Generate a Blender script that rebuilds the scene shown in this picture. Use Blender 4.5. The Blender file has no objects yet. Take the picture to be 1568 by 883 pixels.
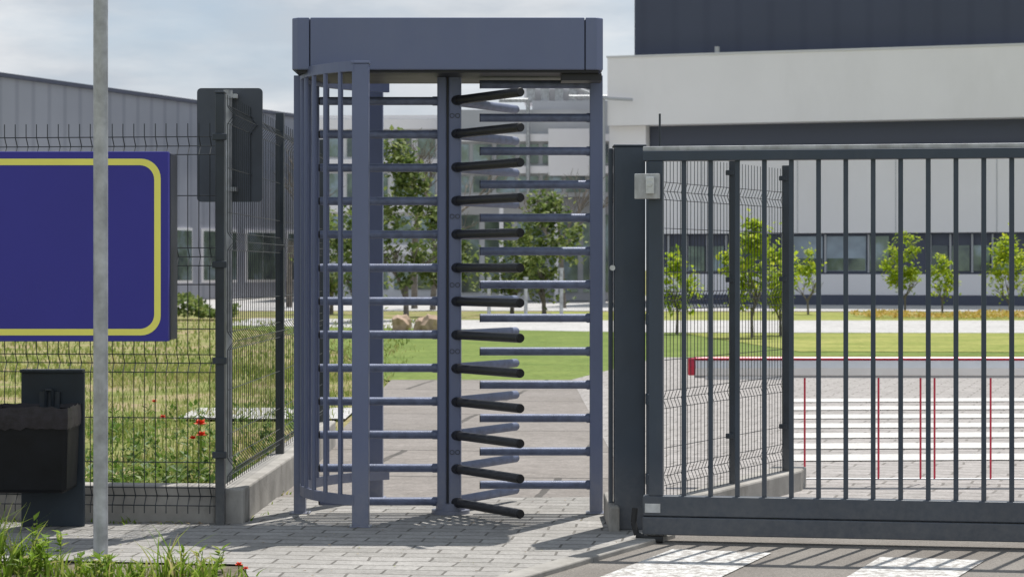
import bpy, bmesh, math, random
from mathutils import Vector, Matrix
random.seed(7)
R=random.random
def U(a,b): return a+(b-a)*random.random()
scene=bpy.context.scene

# ---------------------------------------------------------------- materials
def newmat(name):
    m=bpy.data.materials.new(name); m.use_nodes=True
    nt=m.node_tree; b=nt.nodes['Principled BSDF']
    return m,nt,b
def N(nt,t,**k):
    n=nt.nodes.new(t)
    for a,v in k.items(): setattr(n,a,v)
    return n
def ramp(nt,fac,stops):
    r=N(nt,'ShaderNodeValToRGB')
    e=r.color_ramp.elements
    while len(e)<len(stops): e.new(0.5)
    for i,(p,c) in enumerate(stops):
        e[i].position=p; e[i].color=(c[0],c[1],c[2],1)
    nt.links.new(fac,r.inputs[0]); return r.outputs[0]
def noise(nt,scale,detail=4,coord=None,rough=0.55):
    n=N(nt,'ShaderNodeTexNoise'); n.inputs['Scale'].default_value=scale
    n.inputs['Detail'].default_value=detail; n.inputs['Roughness'].default_value=rough
    if coord is not None: nt.links.new(coord,n.inputs['Vector'])
    return n.outputs[0]
def coord(nt,kind='Object',scale=None,rot=None):
    t=N(nt,'ShaderNodeTexCoord').outputs[kind]
    if scale or rot:
        mp=N(nt,'ShaderNodeMapping')
        if scale: mp.inputs['Scale'].default_value=scale
        if rot: mp.inputs['Rotation'].default_value=rot
        nt.links.new(t,mp.inputs[0]); t=mp.outputs[0]
    return t
def bump(nt,b,h,strength,dist=0.01):
    n=N(nt,'ShaderNodeBump'); n.inputs['Strength'].default_value=strength; n.inputs['Distance'].default_value=dist
    nt.links.new(h,n.inputs['Height']); nt.links.new(n.outputs[0],b.inputs['Normal'])
def mix(nt,f,a,bb,mode='MIX'):
    n=N(nt,'ShaderNodeMix',data_type='RGBA',blend_type=mode)
    for sock,v in ((n.inputs[0],f),(n.inputs[6],a),(n.inputs[7],bb)):
        if hasattr(v,'is_output'): nt.links.new(v,sock)
        elif isinstance(v,(int,float)): sock.default_value=v
        else: sock.default_value=(v[0],v[1],v[2],1)
    return n.outputs[2]
def paint(name,c,rough=0.45,metal=0.0,var=0.25,sc=6,bmp=0.08,bsc=300,spec=0.5,dirt=None,splash=None):
    m,nt,b=newmat(name); co=coord(nt)
    f=noise(nt,sc,6,co)
    lo=tuple(x*(1-var) for x in c); hi=tuple(min(1,x*(1+var)) for x in c)
    col=ramp(nt,f,[(0.3,lo),(0.7,hi)])
    if dirt:
        f2=noise(nt,sc*0.7,8,coord(nt,'Object',(1,1,0.35)),0.7)
        g=ramp(nt,f2,[(0.52,(0,0,0)),(0.72,(1,1,1))])
        col=mix(nt,g,col,dirt)
    if splash:   # dust thrown up near the ground (object z in metres)
        sp=N(nt,'ShaderNodeSeparateXYZ'); nt.links.new(co,sp.inputs[0])
        mr=N(nt,'ShaderNodeMapRange'); nt.links.new(sp.outputs[2],mr.inputs[0])
        mr.inputs[1].default_value=0; mr.inputs[2].default_value=.35; mr.inputs[3].default_value=.8; mr.inputs[4].default_value=0
        mm=N(nt,'ShaderNodeMath',operation='MULTIPLY'); nt.links.new(mr.outputs[0],mm.inputs[0]); nt.links.new(noise(nt,30,5,co,.7),mm.inputs[1])
        col=mix(nt,mm.outputs[0],col,splash)
    nt.links.new(col,b.inputs['Base Color'])
    b.inputs['Metallic'].default_value=metal
    b.inputs['Specular IOR Level'].default_value=spec
    rr=N(nt,'ShaderNodeMapRange'); nt.links.new(f,rr.inputs[0])
    rr.inputs[3].default_value=rough*0.8; rr.inputs[4].default_value=min(1,rough*1.25)
    nt.links.new(rr.outputs[0],b.inputs['Roughness'])
    if bmp: bump(nt,b,noise(nt,bsc,2,co),bmp,0.002)
    return m
def leafmat(name,stops,rough=0.6,trans=0.35,nsc=0.0):
    m,nt,b=newmat(name)
    g=N(nt,'ShaderNodeNewGeometry')
    fac=g.outputs['Random Per Island']
    if nsc:
        a=N(nt,'ShaderNodeMath',operation='MULTIPLY'); a.inputs[1].default_value=0.45; nt.links.new(fac,a.inputs[0])
        nn=noise(nt,nsc,3,coord(nt))
        c=N(nt,'ShaderNodeMath',operation='MULTIPLY_ADD'); nt.links.new(nn,c.inputs[0]); c.inputs[1].default_value=1.0; nt.links.new(a.outputs[0],c.inputs[2])
        d=N(nt,'ShaderNodeMath',operation='SUBTRACT'); nt.links.new(c.outputs[0],d.inputs[0]); d.inputs[1].default_value=0.22
        fac=d.outputs[0]
    col=ramp(nt,fac,stops)
    nt.links.new(col,b.inputs['Base Color']); b.inputs['Roughness'].default_value=rough
    b.inputs['Specular IOR Level'].default_value=0.3
    t=N(nt,'ShaderNodeBsdfTranslucent'); nt.links.new(col,t.inputs[0])
    mx=N(nt,'ShaderNodeMixShader'); mx.inputs[0].default_value=trans
    nt.links.new(b.outputs[0],mx.inputs[1]); nt.links.new(t.outputs[0],mx.inputs[2])
    nt.links.new(mx.outputs[0],nt.nodes['Material Output'].inputs[0])
    return m
def pavers(name,c1,c2,mort,w,h,ms,rot=0,wear=0.25,bstr=0.5,stain=(0.12,0.11,0.10)):
    m,nt,b=newmat(name); co=coord(nt,'Object',(1,1,1),(0,0,rot))
    nv=N(nt,'ShaderNodeTexNoise'); nv.inputs['Scale'].default_value=2.2; nt.links.new(co,nv.inputs['Vector'])
    vm=N(nt,'ShaderNodeVectorMath',operation='SCALE'); vm.inputs['Scale'].default_value=0.05; nt.links.new(nv.outputs['Color'],vm.inputs[0])
    va=N(nt,'ShaderNodeVectorMath',operation='ADD'); nt.links.new(co,va.inputs[0]); nt.links.new(vm.outputs[0],va.inputs[1])
    br=N(nt,'ShaderNodeTexBrick'); nt.links.new(va.outputs[0],br.inputs['Vector'])
    br.inputs['Color1'].default_value=(*c1,1); br.inputs['Color2'].default_value=(*c2,1); br.inputs['Mortar'].default_value=(*mort,1)
    br.inputs['Scale'].default_value=1; br.inputs['Brick Width'].default_value=w; br.inputs['Row Height'].default_value=h
    br.inputs['Mortar Size'].default_value=ms; br.inputs['Mortar Smooth'].default_value=0.3
    n1=noise(nt,1.3,7,co,0.65); n2=noise(nt,60,3,co); n3=noise(nt,9,6,co,0.7)
    col=mix(nt,ramp(nt,n1,[(0.35,(0,0,0)),(0.75,(wear*2,)*3)]),br.outputs['Color'],stain)
    col=mix(nt,0.35,col,ramp(nt,n2,[(0.3,(0.25,)*3),(0.7,(1.1,)*3)]),'MULTIPLY')
    col=mix(nt,0.5,col,ramp(nt,n3,[(0.3,(0.6,)*3),(0.65,(1.15,)*3)]),'MULTIPLY')
    nt.links.new(col,b.inputs['Base Color']); b.inputs['Roughness'].default_value=0.9
    b.inputs['Specular IOR Level'].default_value=0.2
    inv=N(nt,'ShaderNodeMath',operation='MULTIPLY_ADD'); nt.links.new(br.outputs['Fac'],inv.inputs[0]); inv.inputs[1].default_value=-1
    nt.links.new(n2,inv.inputs[2])
    bump(nt,b,inv.outputs[0],bstr,0.006)
    return m
def earth(name,stops,sc=0.6,fine=25):
    m,nt,b=newmat(name); co=coord(nt)
    a=noise(nt,sc,8,co,0.7); f=noise(nt,fine,4,co,0.7)
    col=mix(nt,0.6,ramp(nt,a,stops),ramp(nt,f,[(0.25,(0.35,0.35,0.35)),(0.75,(1.4,1.4,1.4))]),'MULTIPLY')
    nt.links.new(col,b.inputs['Base Color']); b.inputs['Roughness'].default_value=0.95; b.inputs['Specular IOR Level'].default_value=0.1
    bump(nt,b,f,0.6,0.03)
    return m

M={}
M['turn']=paint('turnstile_paint',(0.132,0.158,0.262),0.42,0.15,0.05,3,0.12,500,dirt=(0.145,0.170,0.262),splash=(0.34,0.33,0.32))
M['turnd']=paint('turnstile_dark_groove',(0.012,0.013,0.018),0.5)
M['arm']=paint('rotor_arm_black',(0.018,0.019,0.023),0.34,0.2,0.4,30,1.0,240,0.6)
M['cap']=paint('black_cap',(0.012,0.012,0.014),0.55)
M['bright']=paint('comb_bar_steel',(0.135,0.160,0.245),0.45,0.2,0.25,25,0.6,220,0.45)
M['gate']=paint('gate_paint',(0.038,0.054,0.078),0.42,0.1,0.12,5,0.15,400,dirt=(0.058,0.073,0.093),splash=(0.22,0.215,0.21))
M['fencep']=paint('fence_post_paint',(0.030,0.040,0.053),0.4,0.1,0.25,8,0.1,splash=(0.25,0.24,0.22))
M['wire']=paint('fence_wire_paint',(0.028,0.035,0.042),0.45,0.1,0.3,8,0)
M['galv']=paint('galvanised',(0.42,0.435,0.45),0.5,0.35,0.3,14,0.3,90,dirt=(0.28,0.28,0.28))
M['steel']=paint('lock_steel',(0.55,0.57,0.58),0.35,0.5,0.2,20,0.2)
M['conc']=paint('concrete',(0.34,0.325,0.30),0.9,0,0.25,5,0.8,60,0.2,dirt=(0.20,0.19,0.165))
M['blue']=paint('sign_blue',(0.046,0.044,0.30),0.5,0,0.05,2,0.03,spec=0.3)
M['yellow']=paint('sign_yellow',(0.88,0.84,0.18),0.5,0,0.05,3,0,spec=0.3)
M['signside']=paint('sign_frame',(0.035,0.04,0.06),0.4)
M['signback']=paint('sign_back_grey',(0.075,0.087,0.108),0.5,0.1,0.15,6)
M['binb']=paint('bin_black',(0.009,0.010,0.012),0.5,0,0.3,8,0.2,60,0.22)
M['binp']=paint('bin_panel',(0.028,0.039,0.052),0.5,0.05,0.2,6,spec=0.35)
M['liner']=paint('bin_liner',(0.022,0.019,0.025),0.4,0,0.4,30,0.8,35,0.35)
M['boomw']=paint('boom_white',(0.85,0.85,0.86),0.35,0,0.04,10)
M['red']=paint('boom_red',(0.62,0.03,0.07),0.4,0,0.15,10)
M['rub']=paint('rubber',(0.015,0.015,0.015),0.7)
M['pav']=pavers('sidewalk_pavers',(0.44,0.425,0.405),(0.345,0.335,0.315),(0.155,0.148,0.135),0.24,0.12,0.006,0.12,0.25,0.6,(0.24,0.225,0.205))
M['pav2']=pavers('yard_pavers',(0.42,0.395,0.38),(0.355,0.335,0.32),(0.22,0.205,0.19),0.30,0.16,0.009,0.3,0.12,0.4,(0.29,0.27,0.25))
M['slab']=pavers('concrete_slabs',(0.31,0.282,0.26),(0.265,0.242,0.225),(0.09,0.085,0.08),2.3,1.7,0.025,0.12,0.4,0.5,(0.21,0.19,0.17))
m,nt,b=newmat('asphalt'); co=coord(nt)
c=mix(nt,0.6,ramp(nt,noise(nt,1.5,6,co),[(0.3,(0.19,0.17,0.15)),(0.7,(0.27,0.25,0.225))]),ramp(nt,noise(nt,140,3,co,0.8),[(0.3,(0.3,)*3),(0.7,(1.5,)*3)]),'MULTIPLY')
nt.links.new(c,b.inputs['Base Color']); b.inputs['Roughness'].default_value=0.9
bump(nt,b,noise(nt,120,3,co,0.8),0.9,0.008); M['asph']=m
def roadpaint(name,base,lo,hi,pc=.74):
    m,nt,b=newmat(name); co=coord(nt)
    g=ramp(nt,noise(nt,22,8,co,0.8),[(lo,(0,0,0)),(hi,(1,1,1))])
    nt.links.new(mix(nt,g,base,(pc,pc,pc*.97)),b.inputs['Base Color']); b.inputs['Roughness'].default_value=0.8
    bump(nt,b,noise(nt,120,3,co,0.8),0.5,0.005); return m
M['wpaint']=roadpaint('road_paint',(0.25,0.23,0.21),0.42,0.57,.64)
M['wpaint2']=roadpaint('road_paint_worn',(0.40,0.38,0.36),0.36,0.68,.68)
M['field']=earth('field_soil_grass',[(0.30,(0.12,0.15,0.04)),(0.46,(0.22,0.24,0.08)),(0.58,(0.34,0.28,0.16)),(0.72,(0.27,0.20,0.13))],0.9)
M['lawn']=earth('lawn_green',[(0.3,(0.12,0.175,0.045)),(0.7,(0.20,0.25,0.07))],0.9,9)
M['ygrass']=earth('dry_grass',[(0.3,(0.17,0.22,0.05)),(0.7,(0.37,0.36,0.12))],0.6,9)
M['path']=earth('path_gravel',[(0.3,(0.42,0.41,0.40)),(0.7,(0.54,0.53,0.52))],0.8,10)
M['soil']=earth('verge_soil',[(0.3,(0.14,0.12,0.09)),(0.7,(0.28,0.25,0.19))],2,40)
M['grass']=leafmat('grass_blades',[(0.1,(0.09,0.15,0.025)),(0.4,(0.19,0.26,0.05)),(0.62,(0.34,0.36,0.11)),(0.9,(0.52,0.44,0.25))],trans=0.4,nsc=0.9)
M['fgrass']=leafmat('verge_blades',[(0.0,(0.12,0.22,0.02)),(0.6,(0.25,0.38,0.04)),(0.9,(0.42,0.46,0.12)),(1,(0.5,0.42,0.22))],0.5,trans=0.5)
M['weedl']=leafmat('weed_leaves',[(0.0,(0.06,0.12,0.02)),(0.6,(0.13,0.22,0.04)),(1,(0.25,0.30,0.08))],0.5,trans=0.4)
M['leaf']=leafmat('tree_leaves',[(0.0,(0.06,0.10,0.025)),(0.5,(0.14,0.20,0.05)),(1,(0.27,0.31,0.10))],trans=0.4)
M['litter']=leafmat('dry_leaf_litter',[(0.0,(0.16,0.10,0.05)),(0.6,(0.34,0.25,0.13)),(1,(0.22,0.26,0.06))],trans=0.1)
M['yleaf']=leafmat('young_leaves',[(0.0,(0.18,0.28,0.02)),(0.5,(0.38,0.50,0.03)),(1,(0.58,0.62,0.06))],trans=0.45)
M['oleaf']=leafmat('orange_shrub',[(0.0,(0.40,0.27,0.05)),(0.5,(0.55,0.38,0.10)),(1,(0.42,0.40,0.10))])
M['bark']=paint('bark',(0.15,0.13,0.11),0.9,0,0.4,10,0.8,40)
M['poppy']=paint('poppy_red',(0.75,0.07,0.02),0.6)
M['bwhite']=paint('facade_white',(0.82,0.80,0.82),0.8,0,0.03,0.4,0,spec=0.15,dirt=(0.775,0.755,0.77))
M['bgrey']=paint('facade_grey',(0.62,0.62,0.64),0.7,0,0.08,0.5,0)
M['bdark']=paint('facade_navy',(0.070,0.080,0.120),0.55,0.05,0.06,0.4,0)
M['bmid']=paint('facade_mid',(0.42,0.43,0.455),0.7,0,0.1,0.5,0)
M['rock']=paint('rock',(0.42,0.30,0.22),0.9,0,0.35,6,1,12)
M['pane']=paint('pale_pane_reflection',(0.30,0.36,0.43),0.25,0,0.3,1.0,0)  # wide window panes: bright reflection put into the pale blue-grey colour
def clad(name,c,c2,per,axis='X'):
    m,nt,b=newmat(name); co=coord(nt)
    w=N(nt,'ShaderNodeTexWave',bands_direction=axis); nt.links.new(co,w.inputs[0]); w.inputs['Scale'].default_value=per
    w.inputs['Distortion'].default_value=0
    col=ramp(nt,w.outputs[1],[(0.0,c2),(0.25,c),(1,c)])
    col=mix(nt,0.4,col,ramp(nt,noise(nt,0.25,4,co),[(0.3,(0.8,)*3),(0.7,(1.1,)*3)]),'MULTIPLY')
    nt.links.new(col,b.inputs['Base Color']); b.inputs['Roughness'].default_value=0.6; b.inputs['Specular IOR Level'].default_value=0.3
    bump(nt,b,w.outputs[1],0.4,0.03); return m
M['clad']=clad('corrugated_cladding',(0.34,0.355,0.41),(0.28,0.295,0.345),0.35)
M['cladn']=clad('navy_cladding',(0.066,0.077,0.118),(0.060,0.070,0.109),0.3)
m,nt,b=newmat('window_glass'); b.inputs['Roughness'].default_value=0.06
nt.links.new(ramp(nt,noise(nt,0.9,4,coord(nt)),[(0.35,(0.05,0.07,0.08)),(0.5,(0.14,0.19,0.14)),(0.62,(0.26,0.33,0.37))]),b.inputs['Base Color'])  # green and pale blotches paint reflections into the glass colour
b.inputs['Specular IOR Level'].default_value=1.0; b.inputs['Metallic'].default_value=0.35; M['glass']=m

# ---------------------------------------------------------------- mesh builder
class MB:
    def __init__(s): s.v=[];s.f=[];s.m=[]
    def poly(s,pts,m=0):
        i=len(s.v); s.v+= [tuple(p) for p in pts]; s.f.append(tuple(range(i,i+len(pts)))); s.m.append(m)
    def prism(s,poly,z0,z1,m=0):
        ar=sum(poly[k][0]*poly[(k+1)%len(poly)][1]-poly[(k+1)%len(poly)][0]*poly[k][1] for k in range(len(poly)))
        if ar<0: poly=list(reversed(poly))
        n=len(poly); i=len(s.v)
        s.v+=[(x,y,z0) for x,y in poly]+[(x,y,z1) for x,y in poly]
        s.f.append(tuple(i+k for k in reversed(range(n)))); s.m.append(m)
        s.f.append(tuple(i+n+k for k in range(n))); s.m.append(m)
        for k in range(n):
            j=(k+1)%n; s.f.append((i+k,i+j,i+n+j,i+n+k)); s.m.append(m)
    def box(s,x0,x1,y0,y1,z0,z1,m=0):
        s.prism([(x0,y0),(x1,y0),(x1,y1),(x0,y1)],z0,z1,m)
    def cyl(s,p,q,r,n=10,m=0,r2=None,cap=True,capm=None):
        p=Vector(p);q=Vector(q);d=q-p
        if d.length<1e-7: return
        if r2 is None: r2=r
        z=d.normalized(); a=Vector((0,0,1)) if abs(z.z)<0.9 else Vector((1,0,0))
        x=z.cross(a).normalized(); y=z.cross(x); i=len(s.v)
        for c0,rr in ((p,r),(q,r2)):
            for k in range(n):
                t=2*math.pi*k/n+math.pi/n; s.v.append(tuple(c0+x*math.cos(t)*rr+y*math.sin(t)*rr))
        for k in range(n):
            j=(k+1)%n; s.f.append((i+k,i+j,i+n+j,i+n+k)); s.m.append(m)
        if cap:
            cm=m if capm is None else capm
            s.f.append(tuple(i+k for k in reversed(range(n)))); s.m.append(cm)
            s.f.append(tuple(i+n+k for k in range(n))); s.m.append(cm)
    def path(s,pts,r,n=4,m=0):
        for a,b in zip(pts[:-1],pts[1:]): s.cyl(a,b,r,n,m,cap=False)
    def obj(s,name,mats,parent=None,smooth=False,bevel=0):
        me=bpy.data.meshes.new(name); me.from_pydata(s.v,[],s.f)
        for mm in mats: me.materials.append(M[mm])
        me.polygons.foreach_set('material_index',s.m); me.update()
        if smooth:
            me.shade_smooth(); me.set_sharp_from_angle(angle=0.7)
        o=bpy.data.objects.new(name,me); scene.collection.objects.link(o)
        if parent: o.parent=parent
        if bevel:
            bm=o.modifiers.new('bevel','BEVEL'); bm.width=bevel; bm.segments=2; bm.limit_method='ANGLE'; bm.angle_limit=0.6
        return o
def empty(name,loc=(0,0,0),rz=0):
    e=bpy.data.objects.new(name,None); e.location=loc; e.rotation_euler=(0,0,rz); e.empty_display_size=0.2
    scene.collection.objects.link(e); return e

# ---------------------------------------------------------------- camera
EYE=1.15; F=3310.
cam=bpy.data.cameras.new('camera'); co_=bpy.data.objects.new('camera',cam); scene.collection.objects.link(co_)
co_.location=(0,0,EYE); co_.rotation_euler=(math.radians(90),0,0)
cam.sensor_width=36; cam.lens=36*F/1568; cam.shift_y=-31.5/1568; cam.clip_end=3000; cam.clip_start=0.1
cam.dof.use_dof=True; cam.dof.focus_distance=9.7; cam.dof.aperture_fstop=9
scene.camera=co_

# ---------------------------------------------------------------- light
az=math.radians(28); el=math.radians(66)
S=Vector((math.sin(az)*math.cos(el),math.cos(az)*math.cos(el),math.sin(el)))
sl=bpy.data.lights.new('sun','SUN'); sl.energy=5.0; sl.angle=math.radians(0.5); sl.color=(1,0.96,0.90)
so=bpy.data.objects.new('sun',sl); scene.collection.objects.link(so); so.rotation_euler=S.to_track_quat('Z','Y').to_euler(); so.location=(3,5,12)
w=bpy.data.worlds.new('World'); scene.world=w; w.use_nodes=True; nt=w.node_tree
bg=nt.nodes['Background']; bg.inputs[1].default_value=0.112
sky=N(nt,'ShaderNodeTexSky',sky_type='NISHITA'); sky.sun_disc=False; sky.sun_elevation=el; sky.sun_rotation=az
tc=N(nt,'ShaderNodeTexCoord'); mp=N(nt,'ShaderNodeMapping'); mp.inputs['Scale'].default_value=(1,1,3.6); mp.inputs['Location'].default_value=(0.3,0.2,0.15)
nt.links.new(tc.outputs['Generated'],mp.inputs[0])
n1=noise(nt,5.5,7,mp.outputs[0],0.55)
fac=ramp(nt,n1,[(0.34,(0.25,)*3),(0.58,(1,)*3)])
n2=noise(nt,8,6,mp.outputs[0],0.55)
cc=ramp(nt,n2,[(0.36,(5.0,5.45,6.0)),(0.60,(7.5,7.65,7.8))])
# cloud cover is thick near the horizon and thin overhead
sx=N(nt,'ShaderNodeSeparateXYZ'); nt.links.new(tc.outputs['Generated'],sx.inputs[0])
cover=N(nt,'ShaderNodeMapRange'); nt.links.new(sx.outputs[2],cover.inputs[0]); cover.inputs[1].default_value=.25; cover.inputs[2].default_value=.75; cover.inputs[3].default_value=1; cover.inputs[4].default_value=.5
fm=N(nt,'ShaderNodeMath',operation='MULTIPLY'); nt.links.new(fac,fm.inputs[0]); nt.links.new(cover.outputs[0],fm.inputs[1])
base=mix(nt,0.65,sky.outputs[0],(4.0,5.0,6.2))
nt.links.new(mix(nt,fm.outputs[0],base,cc),bg.inputs[0])
scene.view_settings.view_transform='Standard'; scene.view_settings.look='None'; scene.view_settings.exposure=0

# ---------------------------------------------------------------- ground
def sheet(name,poly,z,mat):
    b=MB(); b.poly([(x,y,z) for x,y in poly]); return b.obj(name,[mat])
sheet('ground',[(-600,-200),(600,-200),(600,900),(-600,900)],-0.03,'field')
def kx(y): return 0.606-(9.28-y)*0.5
sheet('sidewalk',[(-8,8.46),(-1.75,8.50),(-1.05,8.40),(-0.95,7.9),(-0.9,6),(kx(6),6),(kx(9.3),9.3),(0.60,10.85),(-1.2,10.85),(-1.2,9.80),(-8,10.0)],0.0,'pav')
sheet('verge',[(-8,5),(-0.85,5),(-0.85,8.3),(-1.0,8.55),(-8,8.6)],-0.008,'soil')
sheet('road',[(kx(4)+.1,4),(20,4),(20,9.35),(0.62,9.35)],-0.004,'asph')
sheet('yard_paving',[(0.62,9.352),(20,9.352),(20,27),(1.9,28),(0.62,22.4)],-0.006,'pav2')
sheet('walkway',[(-1.2,10.85),(0.62,10.85),(0.62,22.4),(-1.25,22.4)],-0.008,'slab')
sheet('lawn',[(-1.3,22.41),(0.62,22.41),(1.9,28.01),(40,27.2),(40,38.8),(3,38.8),(-4,38.5),(-2.4,30)],-0.015,'lawn')
sheet('lawn',[(-4,38.51),(2.4,38.81),(-.5,46),(-6,43.5)],-0.0145,'lawn')
sheet('dry_lawn',[(4,30),(40,27.8),(40,38.5),(3,38.5)],-0.009,'ygrass')
sheet('path',[(2.5,39),(60,36.5),(60,47),(0,48),(-6,50),(-6,44)],-0.012,'path')
sheet('far_lawn',[(1,48),(60,47),(60,53),(1,57)],-0.013,'ygrass')
sheet('neutral_bounce_paving',[(-60,59),(0,59),(60,55),(60,75),(-60,110)],-0.018,'path')  # grey sheet added to cut green lawn bounce on the office walls
sheet('path',[(-2.6,16.6),(-1.28,16.6),(-1.28,17.9),(-2.6,17.9)],-0.006,'path')
b=MB()
for i in range(7):
    a=4.4+0.82*i; a2=min(a+0.81,9.25)
    if a2<=a: continue
    P=[(kx(a),a),(kx(a2),a2)]
    b.prism([P[0],(P[0][0]+.11,P[0][1]),(P[1][0]+.11,P[1][1]),P[1]],-0.05,0.018)
b.obj('kerb',['conc'],bevel=0.006)
b=MB()
b.poly([(-.11,7.0,0),(.36,7.0,0),(1.05,8.74,0),(.66,8.86,0)])
b.poly([(.83,7.0,0),(1.2,7.0,0),(1.865,8.52,0),(1.47,8.62,0)])
b.poly([(1.85,7.0,0),(2.25,7.0,0),(2.7,8.4,0),(2.3,8.45,0)])
b.obj('crosswalk_marking',['wpaint'])
b=MB()
for i in range(7):
    y=12.9+i*0.82+i*i*0.02; x0=1.62+0.12*i
    b.poly([(x0,y,0.0),(7.5,y+.35,0),(7.5,y+.75+i*.01,0),(x0+0.1,y+.44+i*.01,0)])
b.obj('crosswalk_marking',['wpaint2'])

# ---------------------------------------------------------------- turnstile
T=empty('full_height_turnstile')
CX,CY=-0.288,10.15
h=MB(); x0,x1,y0,y1,ch=-1.005,0.416,9.85,10.48,0.083; z0,z1=2.052,2.290
g=0.0022
h.prism([(x0+ch+g,y0),(x1-ch-g,y0),(x1-ch-g,y1),(x0+ch+g,y1)],z0,z1)
h.prism([(x0+ch-g,y0),(x0+ch-g,y1),(x0+.03,y1),(x0,y1-.03),(x0,y0+.03),(x0+.03,y0)],z0,z1)
h.prism([(x1-ch+g,y0),(x1-.03,y0),(x1,y0+.03),(x1,y1-.03),(x1-.03,y1),(x1-ch+g,y1)],z0,z1)
h.obj('header_cover',['turn'],T,bevel=0.005)
h=MB(); h.box(x0+.02,x1-.02,y0+.02,y1-.02,z0-.012,z1-.01,0)
h.box(x1-.19,x1-.005,y0+.05,y0+.2,z0-.045,z0-.013,0)
h.obj('header_core',['turnd'],T)
p=MB()
FPX,FPY=-0.673,9.62
p.box(FPX-.037,FPX+.037,FPY-.037,FPY+.037,0,2.055)
p.box(FPX-.041,FPX+.041,FPY-.041,FPY+.041,2.055,2.066)
p.box(-0.715,-0.645,10.78,10.85,0,2.05)
p.box(-1.022,-0.968,10.12,10.18,0,2.05)
p.box(.365,.425,10.12,10.18,0,2.05)
for (a,c) in ((FPX,FPY),(-0.995,10.15),(.396,10.15),(-.68,10.815)):
    p.box(a-.048,a+.048,c-.048,c+.048,0.0,0.006)
p.obj('posts',['turn'],T,bevel=0.006)
p=MB()
for (a,c) in ((FPX,FPY),(-0.995,10.15),(.396,10.15)):
    for sx_ in (-.041,.041): p.cyl((a+sx_,c-.041,.006),(a+sx_,c-.041,.014),.005,6)
p.obj('anchor_bolts',['steel'],T)
c=MB(); Rr=0.705
def arc(t): return (CX-Rr*math.cos(t),CY-Rr*math.sin(t))
angs=[math.radians(a) for a in range(54,-66,-4)]
for zz,hh in ((2.022,0.045),(0.098,0.045)):
    for a,b2 in zip(angs[:-1],angs[1:]):
        P=[arc(a),arc(b2)]
        o=[(CX+(q[0]-CX)*0.972,CY+(q[1]-CY)*0.972) for q in P]
        c.prism([P[0],P[1],o[1],o[0]],zz,zz+hh)
c.obj('cage_rings',['turn'],T,smooth=True)
c=MB()
for a in (46.5,37.5,28.5,19.5,11,3,-5,-13,-21,-29,-38,-47):
    q=arc(math.radians(a)); q=(CX+(q[0]-CX)*0.986,CY+(q[1]-CY)*0.986)
    c.cyl((*q,0.10),(*q,2.06),0.0105,10)
c.obj('cage_bars',['turn'],T,smooth=True)
c=MB()
c.box(CX-.062,CX-.018,CY-.045,CY+.045,0.03,2.05,0)
c.box(CX-.008,CX+.050,CY-.05,CY+.04,0.03,2.05,0)
c.obj('rotor_column',['turn'],T,bevel=0.008)
c=MB(); c.box(CX-.03,CX+.03,CY-.035,CY+.035,0.02,2.05,0); c.obj('rotor_core',['turnd'],T)  # near-black colour paints the shadow line between the column plates
c=MB(); c.cyl((CX,CY,0),(CX,CY,0.018),0.09,24); c.cyl((CX,CY,0.018),(CX,CY,0.05),0.07,24); c.obj('rotor_base',['turn'],T,smooth=True)
c=MB()
for zz in (1.86,1.39,1.07,0.76,0.29):
    for dx in (0.008,0.034):
        n=14
        for k in range(n):
            t0=2*math.pi*k/n;t1=2*math.pi*(k+1)/n
            c.cyl((CX+dx+.010*math.cos(t0),CY-.0515,zz+.010*math.sin(t0)),(CX+dx+.010*math.cos(t1),CY-.0515,zz+.010*math.sin(t1)),0.0017,4)
c.obj('bolt_holes',['turnd'],T)
L=0.62
a1=MB();a2=MB()
for i in range(13):
    z=1.932-0.1564*i
    def wing(mb,ang,r,m,cm):
        dx,dy=math.cos(ang),math.sin(ang)
        mb.cyl((CX+dx*.04,CY+dy*.04,z),(CX+dx*.085,CY+dy*.085,z),r*1.12,14,m)
        mb.cyl((CX+dx*.085,CY+dy*.085,z),(CX+dx*(L-.008),CY+dy*(L-.008),z),r,18,m)
        mb.cyl((CX+dx*(L-.008),CY+dy*(L-.008),z),(CX+dx*L,CY+dy*L,z),r,18,cm,r2=r*.85)
    wing(a2,math.radians(180),0.0195,0,1)
    wing(a1,math.radians(-58),0.0210,0,1)
    wing(a2,math.radians(60),0.0210,0,1)
a1.obj('rotor_wing_front',['arm','cap'],T,smooth=True)
a2.obj('rotor_wings',['bright','cap'],T,smooth=True)
c=MB()
for i in range(13):
    z=2.01-0.1564*i
    c.cyl((.367,CY,z),(-0.148,CY,z),0.0195,18,0)
    c.cyl((-0.148,CY,z),(-0.152,CY,z),0.0198,18,1)
    c.cyl((.367,CY,z),(.350,CY,z),0.0225,18,0)
c.obj('comb_bars',['bright','cap'],T,smooth=True)
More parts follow.
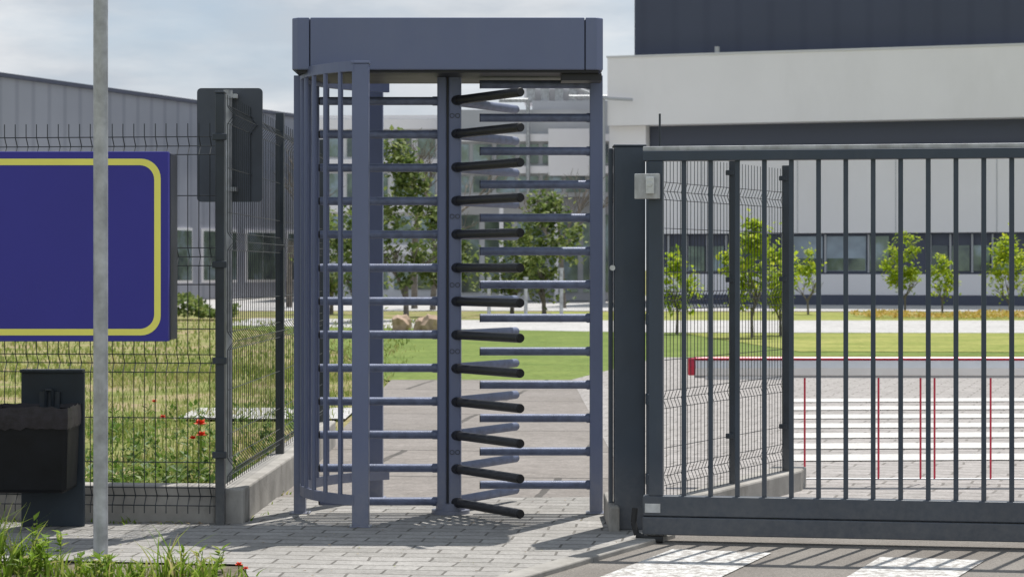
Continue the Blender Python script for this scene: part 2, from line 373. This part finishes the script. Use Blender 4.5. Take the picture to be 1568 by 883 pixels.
# ---------------------------------------------------------------- gate
G=empty('sliding_gate',(0.556,9.15,0),math.atan2(-0.26,1.55))
g=MB()
g.box(.025,.085,-.03,.03,.19,1.60); g.box(.0,4.2,-.032,.032,1.60,1.643)
g.box(.0,4.2,-.03,.03,.105,.19); g.box(0.0,4.2,-.045,.045,.028,.102)
g.box(4.13,4.19,-.03,.03,.19,1.60)
g.obj('frame',['gate'],G,bevel=0.004)
g=MB(); g.box(0.0,4.2,-.02,.02,1.643,1.662); g.obj('top_guide',['galv'],G,bevel=0.003)
g=MB()
for i in range(35):
    u=.172+i*.1125
    if u<4.1: g.box(u-.010,u+.010,-.010,.010,.165,1.605)
g.obj('bars',['gate'],G,bevel=0.002)
g=MB(); g.box(.01,.075,-.034,-.0302,.12,.158); g.obj('label',['steel'],G)
g=MB(); g.box(-.03,.075,-.075,-.033,1.44,1.545,0); g.box(.02,.055,-.095,-.0755,1.46,1.53,1); g.cyl((.037,-.098,1.50),(.037,-.094,1.50),.012,16,1)
g.obj('lock',['galv','steel'],G,bevel=0.004)
g=MB(); g.path([(-.03,-.05,.14),(-.035,-.06,.08),(-.02,-.07,.03),(.03,-.08,.012),(.09,-.08,.012)],.013,8); g.obj('hose',['rub'],G,smooth=True)
GP=empty('gate_post')
g=MB(); g.box(.452,.586,9.50,9.64,0.0,1.683); g.box(.446,.592,9.494,9.646,1.683,1.692)
g.box(.590,.606,9.46,9.52,0.02,1.66); g.box(.43,.448,9.58,9.66,0.0,1.68)
for z in (.2,.55,.9): g.box(.586,.6,9.44,9.50,z,z+.05)
g.obj('column',['gate'],GP,bevel=0.005)
g=MB(); g.cyl((.653,9.55,1.5),(.653,9.55,1.83),.005,8); g.box(.60,.66,9.53,9.57,1.6,1.63); g.obj('antenna',['fencep'],GP)
g=MB(); g.cyl((.44,9.49,1.15),(.44,9.46,1.15),.012,12); g.obj('bolt',['steel'],GP)
b=MB(); b.box(.425,.47,9.44,10.05,-.05,.11); b.obj('concrete_footing',['conc'],bevel=0.01)

# ---------------------------------------------------------------- mesh fences
def panel(mb,P,Q,z0,z1,folds,sp=0.05,r=0.0022,hsp=0.2,nside=1,fd=.03):
    P=Vector((*P,0));Q=Vector((*Q,0)); d=(Q-P); Ln=d.length; d.normalize(); nn=Vector((d.y,-d.x,0))*nside
    n=int(Ln/sp)
    zs=[(z0,0)]
    for f in folds: zs+=[(f-.04,0),(f,fd),(f+.04,0)]
    zs.append((z1,0))
    for i in range(n+1):
        b0=P+d*(i*sp+0.01)+Vector((U(-.001,.001),U(-.001,.001),0))
        mb.path([b0+nn*o+Vector((0,0,z)) for z,o in zs],r,5)
    hs=[]
    z=z0+.03
    for f in folds: hs+=[(f-.04,0),(f,fd),(f+.04,0)]
    while z<z1-.02:
        if all(abs(z-f)>.10 for f in folds): hs.append((z,0))
        z+=hsp
    for z,o in hs:
        mb.cyl(P+nn*(o+.005)+Vector((0,0,z)),Q+nn*(o+.005)+Vector((0,0,z)),r*1.1,5)
A=(-1.30,9.72);B=(-3.9,9.98)
FN=empty('mesh_fence')
m_=MB(); panel(m_,A,B,.045,1.80,[.12,.72,1.2,1.70],sp=.05); m_.obj('wire_panel',['wire'],FN,smooth=True)
m_=MB(); m_.box(-1.328,-1.288,9.67,9.73,-.02,1.93); m_.box(-1.331,-1.285,9.667,9.733,1.93,1.94)
for z in (.30,.72,1.15,1.72): m_.box(-1.34,-1.275,9.655,9.67,z,z+.03)
m_.box(-3.93,-3.87,9.95,10.01,0,1.9)
m_.obj('posts',['fencep'],FN,bevel=0.004)
m_=MB()
m_.prism([(-1.34,9.76),(-3.9,10.02),(-3.9,10.16),(-1.34,9.90)],-.05,.165); m_.obj('plinth',['conc'],FN,bevel=0.01)
FN2=empty('mesh_fence')
C1=(-1.285,9.76);C2=(-1.245,11.6);C3=(-1.23,14.0)
m_=MB(); panel(m_,C1,C2,.17,1.93,[.25,.82,1.27,1.84],sp=.066,r=.0017); panel(m_,C2,C3,.17,1.93,[.25,.82,1.27,1.84],sp=.1,r=.0016); m_.obj('wire_panel',['wire'],FN2,smooth=True)
m_=MB()
for q in (C2,C3): m_.box(q[0]-.022,q[0]+.022,q[1]-.022,q[1]+.022,0,1.98)
m_.obj('posts',['fencep'],FN2,bevel=0.003)
m_=MB(); m_.prism([(-1.33,9.74),(-1.21,9.74),(-1.15,11.9),(-1.15,14.1),(-1.3,14.1),(-1.3,11.9)],-.05,.155); m_.obj('plinth',['conc'],FN2,bevel=0.01)
FN3=empty('mesh_fence')
D1=(.70,9.85);D2=(1.08,10.55);D3=(1.42,11.2)
m_=MB(); panel(m_,D1,D3,.10,1.66,[.2,.55,1.0,1.5],sp=.040,nside=-1,r=.0016,fd=.016); m_.obj('wire_panel',['wire'],FN3,smooth=True)
m_=MB()
for q in (D2,D3): m_.box(q[0]-.02,q[0]+.02,q[1]-.02,q[1]+.02,0,1.68)
for q in (D2,D3):
    for z in (.32,1.08,1.6): m_.box(q[0]-.04,q[0]+.0,q[1]-.035,q[1]-.0205,z,z+.025)
m_.obj('posts',['fencep'],FN3,bevel=0.003)
m_=MB(); m_.prism([(.66,9.83),(.78,9.83),(1.50,11.22),(1.56,11.45),(1.38,11.45)],-.05,.10); m_.obj('plinth',['conc'],FN3,bevel=0.01)

# ---------------------------------------------------------------- barrier
BR=empty('boom_barrier',(0.945,11.6,0),-0.01)
m_=MB()
z0,z1=.575,.668
def prof(mb,u0,u1,m,za,zb,t):
    pts=[(-t*.6,za),(t*.6,za),(t,(za+zb)/2),(t*.6,zb),(-t*.6,zb),(-t,(za+zb)/2)]
    i=len(mb.v); mb.v+=[(u0,y,z) for y,z in pts]+[(u1,y,z) for y,z in pts]
    n=6
    mb.f.append(tuple(i+k for k in range(n)));mb.m.append(m);mb.f.append(tuple(i+n+k for k in reversed(range(n))));mb.m.append(m)
    for k in range(n):
        j=(k+1)%n; mb.f.append((i+j,i+k,i+n+k,i+n+j));mb.m.append(m)
prof(m_,0.0,.035,1,z0,z1,.045); prof(m_,.036,4.5,0,z0,z1-.012,.045); prof(m_,.036,4.5,1,z1-.011,z1+.006,.034)
m_.box(.09,.53,-.02,.02,z0-.025,z0-.002,0)
m_.obj('boom',['boomw','red'],BR,bevel=0.004)
m_=MB()
for u in (.625,1.02,1.245,1.32,1.62,1.98,2.3,2.62):
    m_.cyl((u,0,.02),(u,0,z0),.0055,6,1)
m_.cyl((.55,0,.02),(4.4,0,.02),.005,6,2)
m_.box(.036,4.4,-.012,.012,z0-.014,z0-.001,3)
m_.obj('hanging_skirt',['boomw','red','galv','bmid'],BR)
m_=MB(); m_.box(4.4,4.75,-.2,.2,0,1.0); m_.box(4.38,4.77,-.22,.22,1.0,1.04); m_.obj('cabinet',['boomw'],BR,bevel=0.02)

# ---------------------------------------------------------------- signs, pole, bin
def rrect(x0,x1,z0,z1,r,n=8):
    pts=[]
    for cx,cz,a in ((x1-r,z1-r,0),(x0+r,z1-r,90),(x0+r,z0+r,180),(x1-r,z0+r,270)):
        for k in range(n+1):
            t=math.radians(a+90*k/n); pts.append((cx+r*math.cos(t),cz+r*math.sin(t)))
    return pts
SG=empty('company_sign')
m_=MB(); yf=9.30
m_.box(-3.3,-1.48,yf,yf+.05,.834,1.650,0); m_.obj('panel',['blue'],SG,bevel=0.003)
m_=MB(); m_.box(-3.3,-1.476,yf+.052,yf+.24,.838,1.646,0)
m_.obj('back_frame',['signside'],SG,bevel=0.004)
m_=MB(); m_.box(-3.1,-3.03,yf+.1,yf+.17,0,.837); m_.obj('legs',['fencep'],SG)
m_=MB(); o=rrect(-3.26,-1.511,.860,1.619,.085); i_=rrect(-3.235,-1.539,.888,1.591,.062)
for k in range(len(o)):
    j=(k+1)%len(o)
    m_.poly([(o[k][0],yf-.002,o[k][1]),(i_[k][0],yf-.002,i_[k][1]),(i_[j][0],yf-.002,i_[j][1]),(o[j][0],yf-.002,o[j][1])])
m_.obj('border',['yellow'],SG)
TS=empty('traffic_sign')
Y=10.5; m_=MB(); pts=rrect(-1.53,-1.212,1.47,2.022,.02,4)
n=len(pts); m_.v+=[(a,Y,c_) for a,c_ in pts]+[(a,Y+.012,c_) for a,c_ in pts]
m_.f.append(tuple(range(n)));m_.m.append(0);m_.f.append(tuple(range(2*n-1,n-1,-1)));m_.m.append(0)
for k in range(n):
    j=(k+1)%n; m_.f.append((k,k+n,j+n,j));m_.m.append(0)
m_.obj('panel',['signback'],TS)
m_=MB(); m_.cyl((-1.375,Y-.035,0),(-1.375,Y-.035,2.01),.022,14)
for z in (1.52,1.97): m_.box(-1.42,-1.33,Y-.06,Y-.002,z,z+.02)
m_.obj('pole',['galv'],TS,smooth=True)
m_=MB(); m_.cyl((-1.646,8.65,-.05),(-1.646,8.65,3.4),.029,24); m_.obj('street_pole',['galv'],smooth=True)
BN=empty('litter_bin')
m_=MB(); yb=9.62
m_.box(-2.185,-1.905,yb,yb+.03,.0,.70)
m_.box(-2.185,-1.905,yb-.03,yb-.001,.685,.70)
m_.obj('back_panel',['binp'],BN,bevel=0.004)
def fr_(mb,a0,a1,z0_,z1_,top=True):
    i=len(mb.v)
    for z,(xa,xb,ya,yc) in ((z0_,a0),(z1_,a1)): mb.v+=[(xa,ya,z),(xb,ya,z),(xb,yc,z),(xa,yc,z)]
    mb.f+=[tuple(i+k for k in f) for f in ((3,2,1,0),(0,1,5,4),(1,2,6,5),(2,3,7,6),(3,0,4,7))]; mb.m+=[0]*5
    if top: mb.f.append((i+4,i+5,i+6,i+7)); mb.m.append(0)
m_=MB(); fr_(m_,(-2.262,-1.930,9.345,9.60),(-2.272,-1.920,9.325,9.61),.175,.475); m_.obj('bucket',['binb'],BN,bevel=0.018)
m_=MB()
K=64
rect=[(-2.275,9.320),(-1.917,9.320),(-1.917,9.612),(-2.275,9.612)]
per=[]
for s_ in range(4):
    a=rect[s_];c=rect[(s_+1)%4]
    for k in range(16): per.append((a[0]+(c[0]-a[0])*k/16,a[1]+(c[1]-a[1])*k/16))
cx_,cy_=-2.096,9.466
rows=[]
for zi,(z,sc_) in enumerate(((.455,1.0),(.49,1.015),(.52,1.012),(.548,1.0),(.53,.96))):
    row=[]
    for (px,py) in per:
        q=1+(sc_-1)+random.gauss(0,.004)
        row.append((cx_+(px-cx_)*q,cy_+(py-cy_)*q,z+(random.gauss(0,.003) if zi in(0,3) else 0)))
    rows.append(row)
for row in rows: m_.v+=row
for r_ in range(4):
    for k in range(K):
        j=(k+1)%K; m_.f.append((r_*K+k,r_*K+j,(r_+1)*K+j,(r_+1)*K+k)); m_.m.append(0)
m_.obj('liner_rim',['liner'],BN,smooth=True)
m_=MB(); m_.path([(-2.07,9.60,.54),(-2.07,9.585,.61),(-2.04,9.585,.61),(-2.04,9.60,.54)],.007,8)
m_.box(-2.1,-2.01,9.605,9.6195,.4,.6)
m_.obj('hanger',['fencep'],BN)

# ---------------------------------------------------------------- vegetation
def blades(name,mat,n,place,hfun,wd,seg=2):
    b=MB()
    for _ in range(n):
        x,y,z0=place(); h=hfun(x,y); a=U(0,6.283); w=wd*U(.6,1.4)
        dx,dy=math.cos(a)*w,math.sin(a)*w; la=U(0,6.283); lean=h*U(.1,.8); lx,ly=math.cos(la)*lean,math.sin(la)*lean
        i=len(b.v)
        b.v+=[(x-dx*.6,y-dy*.6,z0),(x+dx*.6,y+dy*.6,z0),(x+dx*.9+lx*.35,y+dy*.9+ly*.35,z0+h*.6),(x-dx*.9+lx*.35,y-dy*.9+ly*.35,z0+h*.6),(x+lx,y+ly,z0+h)]
        b.f+=[(i,i+1,i+2,i+3),(i+3,i+2,i+4)]; b.m+=[0,0]
    return b.obj(name,[mat])
clumps=[(U(-5,-1.25),U(9.9,26)) for _ in range(300)]
def pl():
    if R()<.78:
        c=random.choice(clumps); x=random.gauss(c[0],.10); y=random.gauss(c[1],.16)
    else:
        y=9.95+(R()**1.6)*22; x=-1.25-R()*(y*.13)
    if x>-1.25: x=-1.25-R()*.5
    return x,max(y,9.95),-.03
blades('grass',"grass",22000,pl,lambda x,y:U(.02,.09)+(.07 if R()<.08 else 0),.004)
def pl2():
    y=22.5+R()**1.3*25; return U(-y*.25,-1.6),y,-.03
blades('grass',"grass",7000,pl2,lambda x,y:U(.03,.10),.012)
vc=[(-1.99,8.2,1.6),(-1.93,8.1,1.7),(-1.84,8.2,1.25),(-2.05,8.15,1.8),(-1.74,8.1,.9),(-1.6,8.1,.7),(-1.88,8.3,.9),(-1.5,8.1,.5),(-1.29,8.12,1.3),(-1.25,8.1,.7),(-1.14,8.05,.5),(-1.43,8.05,.5),(-1.17,8.1,.8)]
def weedclump(b,x,y,s,n):
    for _ in range(n):
        px=x+random.gauss(0,.035); py=y+random.gauss(0,.035); h=s*U(.04,.19); a=U(0,6.28); w=U(.0025,.0065)
        la=U(0,6.28); lean=h*U(.15,.9); K=4; pts=[]
        for k in range(K+1):
            t=k/K; pts.append((px+math.cos(la)*lean*t*t,py+math.sin(la)*lean*t*t,-.01+h*(t-.25*t*t*(lean/h))))
        i=len(b.v); dx,dy=math.cos(a),math.sin(a)
        for k,q in enumerate(pts):
            ww=w*(1-(k/K)**2)+.0003; b.v+=[(q[0]-dx*ww,q[1]-dy*ww,q[2]),(q[0]+dx*ww,q[1]+dy*ww,q[2])]
        for k in range(K): j=i+2*k; b.f.append((j,j+1,j+3,j+2)); b.m.append(0)
b=MB()
for x,y,s in vc: weedclump(b,x,y,s,int(18+12*s))
for _ in range(60): weedclump(b,U(-2.2,-1.0),U(7.9,8.40),U(.15,.45),8)
for _ in range(30): weedclump(b,U(-3.2,-1.4),9.74+U(-.03,.02),U(.1,.3),5)
for _ in range(10):
    yy=U(9.8,12); weedclump(b,-1.19+ (yy-9.8)*.02,yy,U(.1,.25),4)
b.obj('verge_grass',['fgrass'])
def leaf(b,p,d,l,w,m=0):
    d=Vector(d).normalized(); s=d.cross(Vector((0,0,1)))
    if s.length<.01: s=Vector((1,0,0))
    s.normalize(); up=s.cross(d); p=Vector(p)
    i=len(b.v); q=[p,p+d*l*.4+s*w+up*l*.1,p+d*l,p+d*l*.4-s*w+up*l*.1]
    b.v+=[tuple(k) for k in q]; b.f.append((i,i+1,i+2,i+3)); b.m.append(m)
b=MB()
for _ in range(40):
    x=U(-2.1,-1.05) if R()<.5 else U(-2.1,-1.7); y=U(8.0,8.35); hh=U(.04,.2 if x<-1.6 else .08)
    b.cyl((x,y,0),(x+U(-.02,.02),y,hh),.002,4)
    for k in range(16):
        t=R(); a=U(0,6.28); leaf(b,(x,y,hh*t),(math.cos(a),math.sin(a),U(.1,.9)),U(.02,.06),U(.005,.013))
b.obj('weeds',['fgrass'])
b=MB()
for _ in range(240):
    y=U(10.1,16) if R()<.6 else U(10.1,12); x=-1.3-R()*y*.11; hh=U(.03,.2)
    for k in range(11):
        a=U(0,6.28); leaf(b,(x+U(-.03,.03),y+U(-.03,.03),hh*R()),(math.cos(a),math.sin(a),U(.1,1.2)),U(.03,.07),U(.008,.018))
b.obj('weeds',['weedl'])
b=MB()
for _ in range(220):
    y=U(8.0,10.8); x=U(-3,.6)
    if x>kx(y): continue
    a=U(0,6.28); leaf(b,(x,y,.004),(math.cos(a),math.sin(a),U(0,.15)),U(.008,.02),U(.003,.006))
for _ in range(200):
    t=R(); x=-1.4-1.9*t; y=9.745+.17*t-abs(random.gauss(0,.03))
    a=U(0,6.28); leaf(b,(x,y,.004),(math.cos(a),math.sin(a),U(0,.2)),U(.008,.025),U(.003,.007))
b.obj('leaf_litter',['litter'])
def poppy(x,y,z,r):
    e=empty('poppy_flower',(x,y,0)); b=MB(); b.cyl((0,0,-.02),(0,0,z),.0025,5); b.obj('stem',['fgrass'],e)
    b=MB()
    for k in range(9):
        a=k*.7; leaf(b,(0,0,z),(math.cos(a),math.sin(a)*1,.2+.9*(k%2)),r,r*.6)
    b.obj('petals',['poppy'],e)
poppy(-1.63,11.3,.33,.042); poppy(-1.61,11.2,.28,.035); poppy(-1.66,11.25,.26,.025); poppy(-1.03,8.15,.03,.018); poppy(-1.00,8.12,.02,.014)
poppy(-2.1,13,.25,.025); poppy(-2.4,14.5,.25,.025)
def tree(name,x,y,h,cr,mat,nl,ls,bare=False,trunk=.05,lowc=.3):
    e=empty(name,(x,y,-.03)); b=MB()
    def br(p,d,l,r,dep):
        q=p+d*l; b.cyl(p,q,r,7 if dep<2 else 4,0,r2=r*.68,cap=False)
        if dep>=(5 if bare else 3): return
        for k in range(3 if dep<3 else 2):
            nd=(d+Vector((U(-1,1),U(-1,1),U(-.25,.75)))*.75).normalized(); br(p+d*l*U(.55,1),nd,l*U(.55,.85),r*.6,dep+1)
    br(Vector((0,0,0)),Vector((U(-.05,.05),U(-.05,.05),1)).normalized(),h*lowc,trunk,0)
    b.obj('trunk_and_limbs',['bark'],e,smooth=True)
    if nl:
        b=MB(); cl=[]
        for k in range(24):
            while 1:
                v=Vector((U(-1,1),U(-1,1),U(-1,1)))
                if v.length<1: break
            wz=1-.45*max(0,v.z)
            cl.append((Vector((v.x*cr*wz,v.y*cr*wz,h*(1+lowc)/2+v.z*h*(1-lowc)/2)),U(.1,.28)*cr))
        for _ in range(nl):
            c,s=random.choice(cl)
            p=c+Vector((random.gauss(0,s),random.gauss(0,s),random.gauss(0,s)))
            leaf(b,p,(U(-1,1),U(-1,1),U(-1,1)),ls*U(.7,1.4),ls*.4)
        b.obj('foliage',[mat],e)
tree('tree',-2.35,48,4.1,.75,'leaf',2000,.14,trunk=.07,lowc=.2)
tree('tree',-3.3,46,2.8,.75,'leaf',1300,.13,trunk=.06,lowc=.2)
tree('tree',-1.6,52,2.4,.75,'leaf',1100,.13,trunk=.06,lowc=.2)
tree('tree',0.75,50,3.0,.85,'leaf',1500,.14,trunk=.06,lowc=.2)
tree('tree',0.0,54,2.2,.7,'leaf',900,.14,trunk=.06,lowc=.2)
tree('tree',-4.6,55,2.6,.8,'leaf',1000,.15,trunk=.06,lowc=.2)
tree('bare_tree',-2.8,62,7.0,1,'leaf',0,.1,bare=True,trunk=.10)
tree('bare_tree',-2.2,60,6.2,1,'leaf',0,.1,bare=True,trunk=.09)
tree('bare_tree',-6.6,64,6.6,1,'leaf',0,.1,bare=True,trunk=.10)
tree('bare_tree',1.5,63,6.2,1,'leaf',0,.1,bare=True,trunk=.09)
for (x,y,h,r,n) in ((10.0,55,2.1,.48,1200),(10.95,55,1.5,.38,500),(12.2,53,1.9,.55,1100),(4.0,36,2.1,.42,1300),(4.6,37,1.6,.35,700),(2.9,38,1.5,.35,600),(7.4,54,1.7,.35,350),(13.9,53,1.8,.4,700)):
    tree('young_tree',x,y,h,r,'yleaf',n,.10,trunk=.03,lowc=.25)
b=MB()
for _ in range(4500):
    x=U(8.2,16); y=U(49,52.5); leaf(b,(x,y,R()*.07*(1+.7*math.sin(x*2.3))),(U(-1,1),U(-1,1),U(0,1)),.09,.035)
b.obj('flower_bed',['oleaf'])
b=MB()
for _ in range(2500):
    x=U(-9.5,-6.3); y=U(48,50); leaf(b,(x,y,R()**.7*.45*(.7+.5*math.sin(x*4))),(U(-1,1),U(-1,1),U(0,1)),.13,.05)
b.obj('shrubs',['leaf'])
# ---------------------------------------------------------------- buildings
RB=empty('office_building',(3.09,70,0),math.atan2(-4,12.5))
m_=MB(); m_.box(.75,40,.6,22,7.95,15.5); m_.obj('upper_storey',['cladn'],RB)
m_=MB(); m_.box(0,40,0,22,5.75,7.94); m_.box(-.02,1.2,.3,5,5.0,5.745); m_.obj('fascia',['bwhite'],RB)
m_=MB(); m_.box(-.03,40,-.03,.59,7.942,8.0); m_.obj('coping',['bgrey'],RB)
m_=MB(); m_.box(1.21,40,.8,22,4.95,5.745); m_.obj('soffit_band',['bdark'],RB)
m_=MB(); m_.box(1.21,40,.5,22,2.25,4.945); m_.box(1.21,40,.5,22,.3,.95)
m_.obj('lower_wall',['bwhite'],RB)
m_=MB(); m_.box(1.215,40,.75,22,.951,2.249); m_.box(1.215,40,.45,22,-.05,.299)
m_.obj('window_band',['bdark'],RB)
m_=MB()
for k in range(12): m_.box(3+k*3.1,3.02+k*3.1,.485,.499,2.26,4.94)
m_.obj('wall_joints',['bmid'],RB)
gl=MB(); fr=MB(); pn=MB()
u=1.9; k=0
while u<38:
    wdt=[.5,.55,.5,.5,1.25,1.25,.6][k%7]
    (pn if k%7 in (4,5) else gl).box(u,u+wdt,.70,.749,1.05,1.85 if k%7<4 else 2.15)
    if k%7 in (4,5): gl.box(u+.02,u+wdt-.02,.69,.699,1.07,1.45)
    fr.box(u-.06,u-.005,.64,.745,1.0,2.2); u+=wdt+.12+(1.2 if k%7 in(3,6) else 0); k+=1
gl.obj('windows',['glass'],RB); fr.obj('mullions',['bmid'],RB); pn.obj('pale_panes',['pane'],RB)
m_=MB(); m_.path([(-1.9,-.5,7.35),(0,-.5,6.6),(.9,-.2,6.55)],.05,6)
m_.path([(3.6,.1,7.95),(3.6,.1,8.2)],.08,8)
m_.path([(-.1,-.1,6.6),(-.1,-.1,0)],.06,8); m_.obj('pipes',['bmid'],RB)
LB=empty('warehouse',(-16.1,68,0),math.atan2(18,7.3))
m_=MB(); m_.box(-20,34,0,16,0,7.15); m_.obj('walls',['clad'],LB)
m_=MB(); m_.box(-20.1,34.1,-.12,16.1,7.155,7.28); m_.obj('roof_trim',['bdark'],LB)
m_=MB(); gl=MB()
for k in range(14):
    u=-14+k*3.3; m_.box(u,u+2.6,-.06,-.005,.6,2.6); gl.box(u+.1,u+1.25,-.10,-.065,.7,2.5); gl.box(u+1.35,u+2.5,-.10,-.065,.7,2.5)
m_.obj('window_frames',['bwhite'],LB); gl.obj('windows',['glass'],LB)
CB=empty('factory_building',(-7.6,76,0),-.03)
m_=MB(); m_.box(0,8.3,0,12,0,6.5); m_.obj('left_wing',['bgrey'],CB)
m_=MB(); m_.box(5.2,11.2,-1.2,-.01,3.6,6.6); m_.box(8.31,11.2,0,10,0,7.0); m_.obj('right_wing',['bmid'],CB)
m_=MB()
for z in (1.6,3.1,4.6,6.0): m_.box(0,5.1,-.25,-.01,z,z+.35)
for z in (4.4,5.5): m_.box(5.2,11.2,-1.4,-1.21,z,z+.25)
m_.box(8.9,10.3,-1.9,-1.41,4.3,5.9); m_.box(8.0,10.5,1,3,7.01,7.5)
for u in (5.3,7.2,9.1,11.0): m_.box(u,u+.14,-1.2,-1.02,0,3.59)
m_.obj('bands_and_columns',['bwhite'],CB)
gl=MB()
for r_,z in enumerate((.4,2.05,3.55,5.05)):
    for k in range(6): gl.box(.15+k*.83,.75+k*.83,-.05,-.005,z,z+.9)
for k in range(7): gl.box(5.5+k*.8,6.15+k*.8,-1.26,-1.205,3.75,4.3); gl.box(5.5+k*.8,6.15+k*.8,-1.26,-1.205,4.75,5.4)
for k in range(5): gl.box(5.5+k*1.15,6.45+k*1.15,-.06,-.005,.3,3.0)
gl.obj('windows',['glass'],CB)
m_=MB()
for k in range(5): m_.box(8.1+k*.5,8.4+k*.5,.6,.99,7.0,7.5+.15*(k%2))
m_.path([(7.2,-1.5,6.9),(8.2,-1.5,6.9),(8.2,-1.5,3.6)],.07,6); m_.path([(9.6,-1.6,7.0),(11.4,-1.6,7.0)],.07,6); m_.path([(5.5,-1.5,0),(5.5,-1.5,6.6)],.06,6)
m_.obj('rooftop_units',['galv'],CB)
def rock(x,y,s):
    bm=bmesh.new(); bmesh.ops.create_icosphere(bm,subdivisions=2,radius=s)
    for v in bm.verts: v.co*=U(.75,1.15); v.co.z*=1.1
    me=bpy.data.meshes.new('landscape_rock'); bm.to_mesh(me); bm.free(); me.materials.append(M['rock'])
    o=bpy.data.objects.new('landscape_rock',me); scene.collection.objects.link(o); o.location=(x,y,s*.5)
for (x,y,s) in ((-2.05,40,.2),(-1.65,39.6,.17),(-1.45,39.5,.21)): rock(x,y,s)
for (x,y,h) in ((1.05,46,1.1),(.3,47,.9),(-.5,47,.9)):
    b=MB(); b.cyl((x,y,0),(x,y,h),.04,10); b.cyl((x,y,h),(x,y,h+.05),.055,10); b.obj('bollard',['galv'],smooth=True)
